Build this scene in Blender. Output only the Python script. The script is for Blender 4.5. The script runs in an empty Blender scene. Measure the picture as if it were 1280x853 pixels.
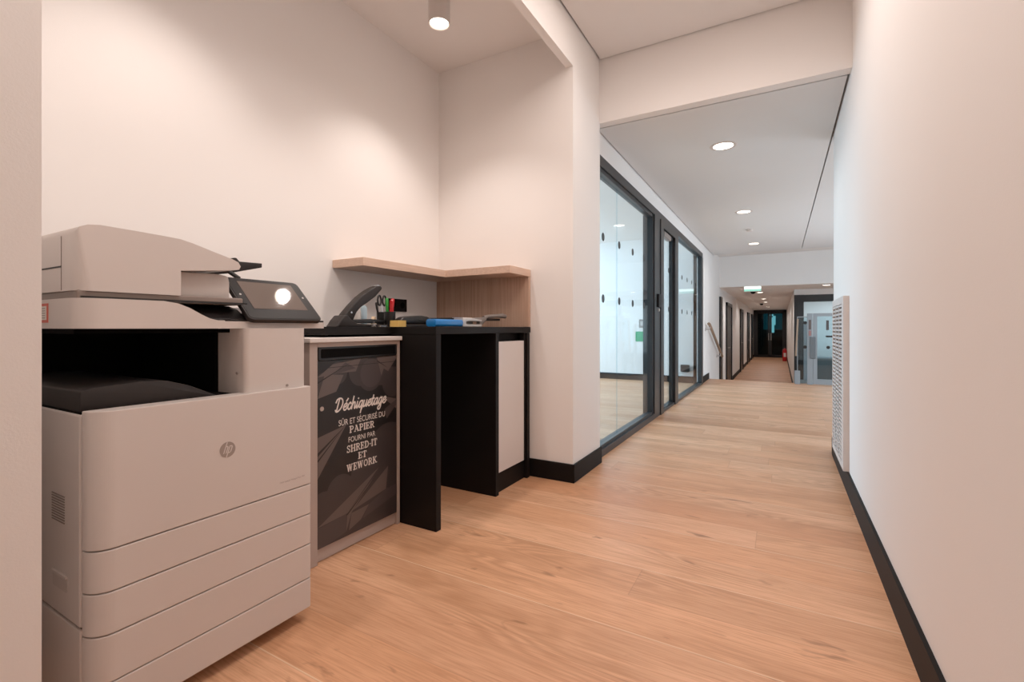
import bpy, bmesh, math, random
from mathutils import Vector, Matrix
random.seed(4)
S = bpy.context.scene
COL = S.collection
R = math.radians

# ------------------------------------------------------------------ colours / materials
def lin(r, g, b):
    f = lambda c: (c/255/12.92) if c/255 <= .04045 else ((c/255+.055)/1.055)**2.4
    return (f(r), f(g), f(b), 1)

def nt(name):
    m = bpy.data.materials.new(name); m.use_nodes = True
    t = m.node_tree; t.nodes.clear()
    return m, t, t.nodes, t.links

def pbr(name, rgb, rough=.5, metal=0, spec=.5, var=.04, scale=6, bump=0, bscale=200, coat=0, stretch=(1, 1, 1)):
    m, t, N, L = nt(name)
    o = N.new('ShaderNodeOutputMaterial'); p = N.new('ShaderNodeBsdfPrincipled')
    L.new(p.outputs[0], o.inputs[0])
    p.inputs['Roughness'].default_value = rough; p.inputs['Metallic'].default_value = metal
    p.inputs['Specular IOR Level'].default_value = spec; p.inputs['Coat Weight'].default_value = coat
    tc = N.new('ShaderNodeTexCoord'); mp = N.new('ShaderNodeMapping'); mp.inputs['Scale'].default_value = stretch
    L.new(tc.outputs['Object'], mp.inputs[0])
    nz = N.new('ShaderNodeTexNoise'); nz.inputs['Scale'].default_value = scale; nz.inputs['Detail'].default_value = 4
    L.new(mp.outputs[0], nz.inputs['Vector'])
    c = lin(*rgb)
    mx = N.new('ShaderNodeMix'); mx.data_type = 'RGBA'
    mx.inputs['A'].default_value = tuple(max(0, k*(1-var)) for k in c[:3])+(1,)
    mx.inputs['B'].default_value = tuple(min(1, k*(1+var)) for k in c[:3])+(1,)
    L.new(nz.outputs['Fac'], mx.inputs['Factor']); L.new(mx.outputs['Result'], p.inputs['Base Color'])
    if bump:
        n2 = N.new('ShaderNodeTexNoise'); n2.inputs['Scale'].default_value = bscale; n2.inputs['Detail'].default_value = 3
        L.new(mp.outputs[0], n2.inputs['Vector'])
        b = N.new('ShaderNodeBump'); b.inputs['Strength'].default_value = bump; b.inputs['Distance'].default_value = .002
        L.new(n2.outputs['Fac'], b.inputs['Height']); L.new(b.outputs[0], p.inputs['Normal'])
    return m

def emit(name, rgb, strength):
    m, t, N, L = nt(name)
    o = N.new('ShaderNodeOutputMaterial'); e = N.new('ShaderNodeEmission')
    e.inputs[0].default_value = lin(*rgb); e.inputs[1].default_value = strength
    L.new(e.outputs[0], o.inputs[0]); return m

def glass(name, tint, refl=1.0, ior=1.5):
    m, t, N, L = nt(name)
    o = N.new('ShaderNodeOutputMaterial'); tr = N.new('ShaderNodeBsdfTransparent'); gl = N.new('ShaderNodeBsdfGlossy')
    gl.inputs['Roughness'].default_value = 0.0
    fr = N.new('ShaderNodeLayerWeight'); fr.inputs['Blend'].default_value = .5
    pw = N.new('ShaderNodeMath'); pw.operation = 'POWER'; pw.inputs[1].default_value = 5.0
    L.new(fr.outputs['Facing'], pw.inputs[0])
    mu = N.new('ShaderNodeMath'); mu.operation = 'MULTIPLY_ADD'; mu.inputs[1].default_value = .42*refl; mu.inputs[2].default_value = .03*refl
    mx = N.new('ShaderNodeMixShader'); tr.inputs[0].default_value = tint
    L.new(pw.outputs[0], mu.inputs[0]); L.new(mu.outputs[0], mx.inputs[0])
    L.new(tr.outputs[0], mx.inputs[1]); L.new(gl.outputs[0], mx.inputs[2]); L.new(mx.outputs[0], o.inputs[0])
    return m

def wood_floor():
    m, t, N, L = nt('oak_plank_floor')
    o = N.new('ShaderNodeOutputMaterial'); p = N.new('ShaderNodeBsdfPrincipled'); L.new(p.outputs[0], o.inputs[0])
    tc = N.new('ShaderNodeTexCoord'); sx = N.new('ShaderNodeSeparateXYZ'); L.new(tc.outputs['Object'], sx.inputs[0])
    def M(op, a, b=None, c=None):
        n = N.new('ShaderNodeMath'); n.operation = op
        for i, v in enumerate((a, b, c)):
            if v is None: continue
            if isinstance(v, (int, float)): n.inputs[i].default_value = v
            else: L.new(v, n.inputs[i])
        return n.outputs[0]
    W, LEN = .215, 2.1
    v = M('DIVIDE', M('ADD', sx.outputs['Y'], -.245), W); row = M('FLOOR', v)
    wn = N.new('ShaderNodeTexWhiteNoise'); wn.noise_dimensions = '1D'; L.new(row, wn.inputs['W'])
    u = M('ADD', M('DIVIDE', sx.outputs['X'], LEN), M('MULTIPLY', wn.outputs['Value'], 7.31))
    pid = M('FLOOR', u)
    cb = N.new('ShaderNodeCombineXYZ'); L.new(row, cb.inputs[0]); L.new(pid, cb.inputs[1])
    w2 = N.new('ShaderNodeTexWhiteNoise'); w2.noise_dimensions = '2D'; L.new(cb.outputs[0], w2.inputs['Vector'])
    # per-plank coordinates
    off = N.new('ShaderNodeVectorMath'); off.operation = 'SCALE'; off.inputs['Scale'].default_value = 37.0
    L.new(w2.outputs['Color'], off.inputs[0])
    add = N.new('ShaderNodeVectorMath'); add.operation = 'ADD'
    L.new(tc.outputs['Object'], add.inputs[0]); L.new(off.outputs[0], add.inputs[1])
    def noise(scl, s, d=4, rough=.55, dist=0):
        mp = N.new('ShaderNodeMapping'); mp.inputs['Scale'].default_value = scl; L.new(add.outputs[0], mp.inputs[0])
        n = N.new('ShaderNodeTexNoise'); n.inputs['Scale'].default_value = s; n.inputs['Detail'].default_value = d
        n.inputs['Roughness'].default_value = rough; n.inputs['Distortion'].default_value = dist
        L.new(mp.outputs[0], n.inputs['Vector']); return n.outputs['Fac']
    def ramp(x, *st):
        r = N.new('ShaderNodeValToRGB'); L.new(x, r.inputs[0])
        e = r.color_ramp.elements
        while len(e) < len(st): e.new(.5)
        for k, (pos, c) in zip(e, st): k.position = pos; k.color = c
        return r.outputs[0]
    def mix(f, a, b, mode='MIX'):
        n = N.new('ShaderNodeMix'); n.data_type = 'RGBA'; n.blend_type = mode
        for key, x in (('Factor', f), ('A', a), ('B', b)):
            i = n.inputs[key]
            if isinstance(x, (int, float, tuple)): i.default_value = x
            else: L.new(x, i)
        return n.outputs['Result']
    base = ramp(w2.outputs['Value'], (0, lin(206, 150, 112)), (.35, lin(224, 168, 128)), (.7, lin(235, 184, 146)), (1, lin(213, 160, 124)))
    big = noise((.55, 3.2, 1), 1.6, 3)
    base = mix(M('MULTIPLY', ramp(big, (.38, (0,)*3+(1,)), (.72, (1,)*3+(1,))), .7), base, lin(184, 133, 96))
    # cathedral grain: rings of a warped field
    field = noise((.45, 3.0, 1), 1.5, 2, .4)
    rings = M('SINE', M('MULTIPLY', field, 150))
    rr = M('MULTIPLY', M('MULTIPLY_ADD', rings, .5, .5), ramp(noise((.7, 2.5, 1), 1.3, 2), (.45, (0,)*3+(1,)), (.62, (1,)*3+(1,))))
    base = mix(M('MULTIPLY', rr, .5), base, lin(168, 120, 84))
    fine = noise((2.2, 60, 1), 3.0, 5, .6)
    base = mix(M('MULTIPLY', ramp(fine, (.42, (0,)*3+(1,)), (.70, (1,)*3+(1,))), .6), base, lin(172, 116, 78))
    kn = noise((1.5, 4.5, 1), 4.2, 3, .5, .4)
    base = mix(M('MULTIPLY', ramp(kn, (.665, (0,)*3+(1,)), (.77, (1,)*3+(1,))), .8), base, lin(130, 88, 58))
    # seams
    fv = M('FRACT', v); dv = M('MINIMUM', fv, M('SUBTRACT', 1.0, fv))
    fu = M('FRACT', u); du = M('MULTIPLY', M('MINIMUM', fu, M('SUBTRACT', 1.0, fu)), LEN/W)
    d = M('MINIMUM', dv, du)
    seam = M('SUBTRACT', 1.0, M('SMOOTH_MIN', 1.0, M('DIVIDE', d, .012), .1))
    light = M('MULTIPLY', M('LESS_THAN', fv, .022), M('GREATER_THAN', wn.outputs['Value'], .62))
    base = mix(M('MULTIPLY', seam, .45), base, lin(150, 105, 74))
    base = mix(M('MULTIPLY', light, .55), base, lin(240, 212, 178))
    L.new(base, p.inputs['Base Color'])
    p.inputs['Roughness'].default_value = .42; p.inputs['Specular IOR Level'].default_value = .38
    ro = M('MULTIPLY_ADD', fine, .18, .34); L.new(ro, p.inputs['Roughness'])
    b = N.new('ShaderNodeBump'); b.inputs['Strength'].default_value = .12; b.inputs['Distance'].default_value = .001
    L.new(M('SUBTRACT', fine, M('MULTIPLY', seam, 1.5)), b.inputs['Height']); L.new(b.outputs[0], p.inputs['Normal'])
    return m

def wood_lam(name, a, b, vert=True):
    m, t, N, L = nt(name)
    o = N.new('ShaderNodeOutputMaterial'); p = N.new('ShaderNodeBsdfPrincipled'); L.new(p.outputs[0], o.inputs[0])
    tc = N.new('ShaderNodeTexCoord'); mp = N.new('ShaderNodeMapping')
    mp.inputs['Scale'].default_value = (40, 40, 1.0) if vert else (30, 2, 60)
    L.new(tc.outputs['Object'], mp.inputs[0])
    n = N.new('ShaderNodeTexNoise'); n.inputs['Scale'].default_value = 2; n.inputs['Detail'].default_value = 5; L.new(mp.outputs[0], n.inputs['Vector'])
    r = N.new('ShaderNodeValToRGB'); r.color_ramp.elements[0].color = lin(*a); r.color_ramp.elements[1].color = lin(*b)
    r.color_ramp.elements[0].position = .3; r.color_ramp.elements[1].position = .7
    L.new(n.outputs['Fac'], r.inputs[0]); L.new(r.outputs[0], p.inputs['Base Color']); p.inputs['Roughness'].default_value = .5
    return m

MT = dict(
    wall=pbr('white_wall_paint', (238, 233, 229), .85, spec=.2, var=.012, scale=2.5, bump=.12, bscale=260),
    ceil=pbr('white_ceiling_paint', (236, 231, 227), .9, spec=.2, var=.01, bump=.08, bscale=200),
    ceil2=pbr('daylight_grey_ceiling_panel', (222, 221, 220), .9, spec=.2, var=.01, bump=.08, bscale=200),  # cool daylight grey put into the paint, against orange floor bounce
    gap=pbr('dark_shadow_gap', (96, 86, 80), .9, var=.05),
    floor=wood_floor(),
    skirt=pbr('black_baseboard', (17, 15, 15), .6, spec=.15, var=.1),
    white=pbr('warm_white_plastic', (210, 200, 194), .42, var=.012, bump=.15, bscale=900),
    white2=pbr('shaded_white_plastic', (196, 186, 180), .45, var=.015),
    band=pbr('shaded_taupe_plastic', (130, 116, 108), .45, var=.03),
    dark=pbr('charcoal_plastic', (40, 36, 35), .5, spec=.25, var=.05),
    black=pbr('black_plastic', (14, 13, 13), .4, var=.1),
    gloss=pbr('black_gloss_plastic', (24, 21, 21), .45, spec=.12, var=.03),
    matte=pbr('matte_black', (6, 6, 6), .9, spec=.1, var=.1),
    screen=pbr('grey_glossy_screen', (104, 93, 87), .03, spec=.7, var=.02),
    grey=pbr('grey_print', (152, 138, 130), .5, var=.03),
    lam_black=pbr('black_laminate', (16, 14, 14), .6, spec=.18, var=.18, scale=3, stretch=(30, 30, 1)),
    lam_white=pbr('white_laminate', (218, 209, 204), .45, var=.015),
    lam_grey=pbr('greige_laminate', (174, 157, 148), .5, var=.02),
    oak=wood_lam('light_oak_laminate_board', (206, 172, 150), (222, 190, 168), False),
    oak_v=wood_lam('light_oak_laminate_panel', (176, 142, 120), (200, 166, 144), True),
    g_dark=pbr('print_black', (18, 15, 15), .45, var=.05),
    g_mid=pbr('print_dark_grey', (52, 45, 45), .45, var=.05),
    g_mid2=pbr('print_mid_grey', (64, 56, 56), .45, var=.05),
    g_light=pbr('print_taupe_grey', (90, 78, 74), .45, var=.05),
    ink=pbr('white_ink', (226, 216, 208), .5, var=.02),
    steel=pbr('anthracite_frame', (40, 42, 45), .4, metal=.3, var=.04),
    steel_b=pbr('black_frame', (18, 18, 20), .4, var=.06),
    alu=pbr('grey_powder_coated_metal', (140, 146, 150), .4, metal=.2, var=.03),
    alu_d=pbr('dark_grey_panel', (92, 97, 100), .45, var=.04),
    railwood=pbr('brown_wood_handrail', (150, 122, 98), .5, var=.12, scale=20, stretch=(1, .1, 1)),
    glass=glass('clear_partition_glass', (.80, .90, .945, 1)),
    glass_l=glass('lift_glass', (.80, .88, .90, 1)),
    glass_d=glass('dark_tinted_glass', (.30, .42, .44, 1), .5),
    green=pbr('green_sign', (28, 150, 92), .5, var=.05),
    red=pbr('red_paint', (196, 26, 32), .35, var=.05),
    red_s=pbr('orange_red_sticker', (205, 92, 74), .5, var=.05),
    red_d=pbr('dull_red_print', (150, 104, 100), .5, var=.05), teal=pbr('dark_teal_reflection', (14, 58, 66), .6, var=.2, scale=1.5),
    redp=pbr('red_pen_plastic', (190, 14, 24), .35, var=.05),
    greenp=pbr('green_pen_plastic', (26, 140, 40), .35, var=.05),
    blue=pbr('bright_blue_plastic', (16, 116, 190), .35, var=.05),
    lblue=pbr('pale_blue_plastic', (186, 212, 226), .3, var=.03),
    paper=pbr('white_paper', (232, 226, 220), .7, var=.02),
    yellow=pbr('tan_yellow_paper', (208, 172, 92), .7, var=.06),
    beige=pbr('beige_tape', (214, 186, 152), .5, var=.05),
    chrome=pbr('bright_metal', (200, 198, 196), .25, metal=.9, var=.03),
    lgrey=pbr('light_grey_metal', (188, 182, 178), .4, metal=.1, var=.03),
    mgrey=pbr('mid_grey_metal', (128, 118, 112), .4, metal=.2, var=.05),
    lamp=emit('warm_lamp_disc', (255, 236, 214), 14),
    lamp2=emit('neutral_lamp_disc', (255, 240, 222), 7),
    sign=emit('pale_green_sign_light', (150, 222, 200), 1.0),
    sign_w=emit('white_sign_light', (235, 252, 244), 2.0),
    glare=emit('pale_glare_glow', (170, 226, 232), 2.4),  # glow for the glare on the end door glass
)

# ------------------------------------------------------------------ mesh helpers
OFF = {}
class MB:
    def __init__(s): s.bm = bmesh.new()
    def box(s, x0, x1, y0, y1, z0, z1, bev=0, seg=2):
        r = bmesh.ops.create_cube(s.bm, size=1)
        for v in r['verts']:
            v.co = Vector(((x0+x1)/2+v.co.x*(x1-x0), (y0+y1)/2+v.co.y*(y1-y0), (z0+z1)/2+v.co.z*(z1-z0)))
        if bev:
            es = list({e for v in r['verts'] for e in v.link_edges})
            bmesh.ops.bevel(s.bm, geom=es, offset=bev, segments=seg, affect='EDGES', profile=.5)
        return s
    def prism(s, pts, axis, a, b, bev=0, seg=2, bevel_test=None):
        """2-D outline pushed along an axis: 'x' takes (y,z), 'y' takes (x,z), 'z' takes (x,y)"""
        f = {'x': lambda p, h: (h, p[0], p[1]), 'y': lambda p, h: (p[0], h, p[1]), 'z': lambda p, h: (p[0], p[1], h)}[axis]
        A = [s.bm.verts.new(f(p, a)) for p in pts]; B = [s.bm.verts.new(f(p, b)) for p in pts]
        n = len(pts); fs = [s.bm.faces.new(A[::-1]), s.bm.faces.new(B)]
        for i in range(n):
            j = (i+1) % n; fs.append(s.bm.faces.new((A[i], A[j], B[j], B[i])))
        bmesh.ops.recalc_face_normals(s.bm, faces=fs)
        if bev:
            es = list({e for q in fs for e in q.edges})
            if bevel_test: es = [e for e in es if bevel_test(e.verts[0].co, e.verts[1].co)]
            bmesh.ops.bevel(s.bm, geom=es, offset=bev, segments=seg, affect='EDGES', profile=.5)
        return s
    def cyl(s, c, r, h, axis='z', seg=32, r2=None):
        m = {'z': Matrix(), 'x': Matrix.Rotation(R(90), 4, 'Y'), 'y': Matrix.Rotation(R(-90), 4, 'X')}[axis]
        bmesh.ops.create_cone(s.bm, cap_ends=True, segments=seg, radius1=r, radius2=r if r2 is None else r2, depth=h, matrix=Matrix.Translation(c) @ m)
        return s
    def lathe(s, c, prof, seg=32):
        rings = []
        for r, z in prof:
            if r < 1e-5: rings.append([s.bm.verts.new((c[0], c[1], c[2]+z))])
            else: rings.append([s.bm.verts.new((c[0]+r*math.cos(2*math.pi*k/seg), c[1]+r*math.sin(2*math.pi*k/seg), c[2]+z)) for k in range(seg)])
        fs = []
        for A, B in zip(rings, rings[1:]):
            for k in range(seg):
                j = (k+1) % seg
                if len(A) == 1 and len(B) == 1: continue
                if len(A) == 1: fs.append(s.bm.faces.new((A[0], B[k], B[j])))
                elif len(B) == 1: fs.append(s.bm.faces.new((A[k], A[j], B[0])))
                else: fs.append(s.bm.faces.new((A[k], A[j], B[j], B[k])))
        bmesh.ops.recalc_face_normals(s.bm, faces=fs)
        return s
    def tube(s, pts, r, seg=10, closed=False):
        pts = [Vector(p) for p in pts]; n = len(pts); rings = []
        up = Vector((.13, .21, .97)).normalized()
        for i, p in enumerate(pts):
            a = pts[i-1] if (i or closed) else p; b = pts[(i+1) % n] if (i < n-1 or closed) else p
            d = (b-a).normalized(); x = d.cross(up).normalized(); y = x.cross(d)
            rr = r[i] if isinstance(r, (list, tuple)) else r
            rings.append([s.bm.verts.new(p+x*rr*math.cos(2*math.pi*k/seg)+y*rr*math.sin(2*math.pi*k/seg)) for k in range(seg)])
        fs = []
        rng = range(n if closed else n-1)
        for i in rng:
            A, B = rings[i], rings[(i+1) % n]
            for k in range(seg): fs.append(s.bm.faces.new((A[k], A[(k+1) % seg], B[(k+1) % seg], B[k])))
        if not closed: fs += [s.bm.faces.new(rings[0][::-1]), s.bm.faces.new(rings[-1])]
        bmesh.ops.recalc_face_normals(s.bm, faces=fs)
        return s
    def poly(s, pts):
        f = s.bm.faces.new([s.bm.verts.new(p) for p in pts]); return s
    def xform(s, m): bmesh.ops.transform(s.bm, matrix=m, verts=s.bm.verts); return s
    def build(s, name, mat, parent=None, smooth=False, kind=None):
        off = OFF.get(parent.name, Vector()) if parent else Vector()
        bmesh.ops.translate(s.bm, verts=s.bm.verts, vec=-off)
        me = bpy.data.meshes.new(name); s.bm.to_mesh(me); s.bm.free()
        if smooth:
            for p in me.polygons: p.use_smooth = True
            me.set_sharp_from_angle(angle=R(38))
        me.materials.append(MT[mat] if isinstance(mat, str) else mat)
        o = bpy.data.objects.new(name, me); COL.objects.link(o)
        if parent: o.parent = parent
        OFF[o.name] = off
        if kind: o['kind'] = kind
        return o

def thing(name, label, cat, loc, group=None):
    o = bpy.data.objects.new(name, None); COL.objects.link(o); o.location = loc; o.empty_display_size = .1
    OFF[o.name] = Vector(loc); o['label'] = label; o['category'] = cat
    if group: o['group'] = group
    return o
def tag(o, label, cat, group=None):
    o['label'] = label; o['category'] = cat
    if group: o['group'] = group
    return o
def place(o):
    """give a single-mesh thing an origin at the base of its mesh"""
    c = [Vector(b) for b in o.bound_box]; lo = Vector([min(v[i] for v in c) for i in range(3)]); hi = Vector([max(v[i] for v in c) for i in range(3)])
    p = Vector(((lo.x+hi.x)/2, (lo.y+hi.y)/2, lo.z))
    o.data.transform(Matrix.Translation(-p)); o.location = p; return o
def sroot(name):
    o = bpy.data.objects.new(name, None); COL.objects.link(o); o['kind'] = 'structure'; OFF[o.name] = Vector(); return o
def struct(name, mb, mat, parent=None):
    return mb.build(name, mat, parent, kind=None if parent else 'structure')
def B(*a, **k): return MB().box(*a, **k)
def copy_tree(o, delta, label=None, group=None):
    c = o.copy(); COL.objects.link(c); c.location = Vector(o.location)+Vector(delta)
    if label: c['label'] = label
    if group: c['group'] = group
    for ch in list(o.children):
        d = ch.copy(); COL.objects.link(d); d.parent = c
        for g in list(ch.children):
            e = g.copy(); COL.objects.link(e); e.parent = d
    return c
def rrect(x0, x1, y0, y1, r, seg=6, corners=(1, 1, 1, 1)):
    """rounded rectangle outline, corners in order (x0y0, x1y0, x1y1, x0y1)"""
    out = []
    for (cx, cy, a0, on, px, py) in ((x0+r, y0+r, 180, corners[0], x0, y0), (x1-r, y0+r, 270, corners[1], x1, y0), (x1-r, y1-r, 0, corners[2], x1, y1), (x0+r, y1-r, 90, corners[3], x0, y1)):
        if not on: out.append((px, py)); continue
        for k in range(seg+1):
            a = R(a0+90*k/seg); out.append((cx+r*math.cos(a), cy+r*math.sin(a)))
    return out
def spline(P, n=5):
    if len(P) < 3: return P
    out = []
    for i in range(len(P)-1):
        p0 = P[max(i-1, 0)]; p1 = P[i]; p2 = P[i+1]; p3 = P[min(i+2, len(P)-1)]
        for k in range(n):
            t = k/n
            out.append(tuple(.5*((2*b)+(-a+c)*t+(2*a-5*b+4*c-d)*t*t+(-a+3*b-3*c+d)*t**3) for a, b, c, d in zip(p0, p1, p2, p3)))
    out.append(P[-1]); return out

# ------------------------------------------------------------------ the room shell
LOW = -.54     # level of the corridor beyond the steps
struct('floor', B(-5.6, 3.3, -1.8, 9.95, -.12, 0), 'floor')
struct('floor', B(-1.35, 3.3, 9.95, 28.3, LOW-.1, LOW), 'floor')
st = sroot('stairs')
for k in range(2): MB().box(-1.22, .28, 9.95+.28*k, 9.95+.28*(k+1), LOW, -.18*(k+1)).build('step', 'floor', st)

ZC = 2.975
struct('wall_left', B(-2.4, -1.16, -1.8, .322, 0, ZC+.1), 'wall')
struct('wall_alcove_back', B(-2.4, -2.25, .322, 2.84, 0, ZC+.1), 'wall')
struct('wall_alcove_side', MB().prism([(-5.6, 2.84), (-1.16, 2.84), (-1.16, 3.36), (-5.6, 3.36)], 'z', 0, ZC+.1), 'wall')
struct('wall_alcove_header', B(-1.21, -1.16, .322, 2.84, 2.69, ZC+.1), 'wall')
struct('wall_near', B(-2.4, 3.3, -1.95, -1.8, 0, ZC+.1), 'wall')
struct('wall_right', MB().prism([(.345, -1.8), (.368, 4.45), (.371, 4.53), (.380, 4.57), (.40, 4.59), (.44, 4.6), (3.3, 4.6), (3.3, -1.8)], 'z', 0, ZC+.1), 'wall')
struct('ceiling', B(-2.3, -1.18, .3, 2.86, 2.93, 3.0), 'ceil')                       # alcove
struct('ceiling', B(-1.148, .340, -1.8, 3.338, ZC, ZC+.02), 'ceil')                 # near corridor panel
struct('ceiling', B(-1.3, 3.3, -1.95, 3.5, ZC+.02, ZC+.12), 'gap')
struct('wall_beam', B(-1.30, .5, 3.35, 3.43, 2.51, ZC+.1), 'wall')
struct('ceiling', B(-1.207, .352, 3.452, 10.6, 2.513, 2.57), 'ceil2')                 # long corridor panel
struct('ceiling', B(.364, 3.29, 4.5, 10.6, 2.513, 2.57), 'ceil2')
struct('ceiling', B(-1.35, 3.3, 3.40, 10.62, 2.57, 2.66), 'gap')
struct('ceiling', B(-1.35, 3.3, 10.6, 11.9, 2.63, 2.72), 'ceil')
struct('wall_beam_far', B(-1.35, 3.3, 11.83, 12.0, 1.93, 2.75), 'wall')
struct('ceiling', B(-1.35, 3.3, 11.85, 28.3, 1.935, 2.0), 'ceil')
struct('wall_left_above_glass', B(-1.36, -1.22, 3.36, 9.02, 2.33, 2.72), 'wall')
struct('wall_left_far', B(-1.36, -1.22, 9.02, 28.3, LOW-.1, 2.72), 'wall')
struct('wall_end', B(-1.36, 3.3, 28.15, 28.3, LOW-.1, 2.1), 'wall')
struct('wall_right_far', B(.30, .46, 13.5, 28.2, LOW-.1, 2.0), 'wall')
struct('wall_right_outer', B(3.28, 3.42, 4.5, 28.3, LOW-.1, 2.75), 'wall')
# glazed room behind the partition
struct('wall_meeting_end', B(-5.6, -1.30, 9.02, 9.16, 0, 2.75), 'wall')
struct('wall_meeting_left', B(-5.75, -5.6, 2.84, 9.16, 0, 2.75), 'wall')
struct('ceiling', B(-5.6, -1.36, 3.36, 9.02, 2.68, 2.75), 'ceil')

# baseboards
bb = lambda n, *a: struct('baseboard_'+n, B(*a, bev=.003, seg=1), 'skirt')
bb('left', -1.16, -1.147, -1.8, .334, 0, .12)
bb('alcove', -1.50, -1.147, 2.827, 2.84, 0, .12)
bb('pillar', -1.16, -1.147, 2.8275, 3.372, 0, .12)
struct('baseboard_right', MB().prism([(.332, -1.8), (.355, 4.45), (.359, 4.54), (.370, 4.585), (.40, 4.61), (.44, 4.613), (3.28, 4.613), (3.28, 4.59), (.44, 4.59), (.39, 4.56), (.369, 4.45), (.346, -1.8)], 'z', 0, .125), 'skirt')
bb('left_far', -1.22, -1.205, 9.02, 9.95, 0, .12)
bb('meeting', -5.6, -1.36, 9.005, 9.02, 0, .12)
doorsY = [(13.3, 14.75), (18.2, 19.5), (22.2, 23.7), (25.4, 26.8)]
ys = [12.2]+[v for d in doorsY for v in d]+[28.1]
for a, b in zip(ys[0::2], ys[1::2]): bb('lower_left', -1.22, -1.205, a, b, LOW, LOW+.12)
bb('lower_right', .287, .30, 13.5, 28.1, LOW, LOW+.12)
struct('trim_1', B(-1.222, .31, 9.935, 9.952, -.16, .002), 'floor')                 # nosing of the top step

# doors along the lower corridor
def black_door(i, y0, y1):
    d = sroot('door_%d' % i)
    fr = MB()
    fr.box(-1.225, -1.175, y0, y0+.09, LOW, 1.66).box(-1.225, -1.175, y1-.09, y1, LOW, 1.66).box(-1.225, -1.175, y0, y1, 1.57, 1.66)
    fr.build('door_frame', 'steel_b', d)
    lf = B(-1.222, -1.20, y0+.09, y1-.09, LOW+.005, 1.57).build('door_leaf', 'steel_b', d)
    MB().tube([(-1.20, y0+.2, LOW+1.02), (-1.15, y0+.2, LOW+1.02), (-1.15, y0+.33, LOW+1.02)], .01).build('door_handle', 'lgrey', lf)
for i, (a, b) in enumerate(doorsY): black_door(i+2, a, b)
struct('trim_2', B(-1.222, -1.18, 11.82, 12.2, LOW, 1.72), 'steel_b')               # black post at the head of the corridor
# glazed double door at the far end
d = sroot('door_6')
fr = MB(); fr.box(-1.21, -1.10, 28.03, 28.12, LOW, 1.93).box(.18, .29, 28.03, 28.12, LOW, 1.93).box(-1.21, .29, 28.03, 28.12, 1.82, 1.93)
fr.build('door_frame', 'steel_b', d)
for s_, (a, b) in enumerate(((-1.10, -.465), (-.455, .18))):
    lf = MB(); lf.box(a, a+.08, 28.05, 28.10, LOW, 1.82).box(b-.08, b, 28.05, 28.10, LOW, 1.82).box(a, b, 28.05, 28.10, 1.74, 1.82).box(a, b, 28.05, 28.10, LOW, LOW+.12)
    l = lf.build('door_leaf', 'steel_b', d)
    B(a+.08, b-.08, 28.07, 28.08, LOW+.12, 1.74).build('pane', 'glass_d', l)
    hx = b-.05 if s_ == 0 else a+.05
    MB().tube([(hx, 28.05, LOW+.9), (hx, 28.0, LOW+.9), (hx, 28.0, LOW+1.25), (hx, 28.05, LOW+1.25)], .012).build('door_handle', 'lgrey', l)
B(-1.1, .18, 28.13, 28.148, LOW, 1.85).build('back_panel', 'teal', d)  # teal colour stands for the reflection in the door glass
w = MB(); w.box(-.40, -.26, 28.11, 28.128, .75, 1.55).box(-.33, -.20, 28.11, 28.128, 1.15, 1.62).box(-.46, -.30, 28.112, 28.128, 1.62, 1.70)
w.build('glare_patch', 'glare', d)  # glowing patches imitate the white glare on the door glass
B(-.75, .1, 28.125, 28.129, .9, 1.78).build('teal_reflection', emit('teal_reflection_glow', (10, 74, 84), 1.0), d)  # glowing sheet imitates the teal reflection in the panes

# ------------------------------------------------------------------ glazed partition
g = sroot('window_1')
fr = MB()
fr.box(-1.29, -1.20, 3.36, 9.02, 2.25, 2.33).box(-1.29, -1.195, 3.36, 5.28, 0, .055).box(-1.29, -1.195, 5.62, 9.02, 0, .03)
fr.box(-1.29, -1.20, 3.36, 3.40, .055, 2.25)
fr.build('frame', 'steel', g)
MB().box(-1.28, -1.215, 3.40, 5.24, 2.215, 2.25).box(-1.28, -1.215, 3.40, 5.24, .055, .08).build('glazing_bead', 'steel', g)
MB().box(-1.325, -1.195, 5.28, 5.55, 0, 2.25).box(-1.27, -1.21, 5.24, 5.28, .055, 2.25).build('post', 'steel', g)
MB().box(-1.262, -1.185, 6.40, 6.60, 0, 2.25).build('mullion', 'steel_b', g)
MB().box(-1.262, -1.195, 8.86, 9.02, 0, 2.25).build('post', 'steel', g)
DOTY = [3.654+.437*k for k in range(4)]
def pane(parent, y0, y1, z0, z1, dots):
    p = B(-1.246, -1.236, y0, y1, z0, z1).build('pane', 'glass', parent)
    for y in dots:
        for z in (1.73, 1.235): MB().cyl((-1.234, y, z), .034, .002, 'x', 24).build('marking_dot', 'black', p)
pane(g, 3.40, 4.037, .055, 2.25, DOTY[:1]); pane(g, 4.043, 5.25, .055, 2.25, DOTY[1:3]+[DOTY[3]])
pane(g, 6.60, 8.86, .03, 2.25, [6.72+.437*k for k in range(5)])
d = sroot('door_1')
MB().box(-1.265, -1.185, 5.55, 5.70, 0, 2.25).box(-1.29, -1.185, 5.70, 6.40, 2.17, 2.25).build('door_frame', 'steel_b', d)
lf = MB().box(-1.26, -1.215, 5.705, 5.735, .006, 2.165).box(-1.26, -1.215, 6.36, 6.395, .006, 2.165).box(-1.26, -1.215, 5.735, 6.36, 2.13, 2.165).box(-1.26, -1.215, 5.735, 6.36, .006, .04).build('door_leaf', 'steel_b', d)
pane(lf, 5.735, 6.36, .04, 2.13, [5.80, 6.22])
B(-1.245, -1.19, 5.76, 6.15, 2.09, 2.15, bev=.006).build('door_closer', 'mgrey', d)
cr = thing('card_reader', 'black wall card reader on the dark post of the glass partition', 'card reader', (-1.195, 5.44, 1.2))
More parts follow.
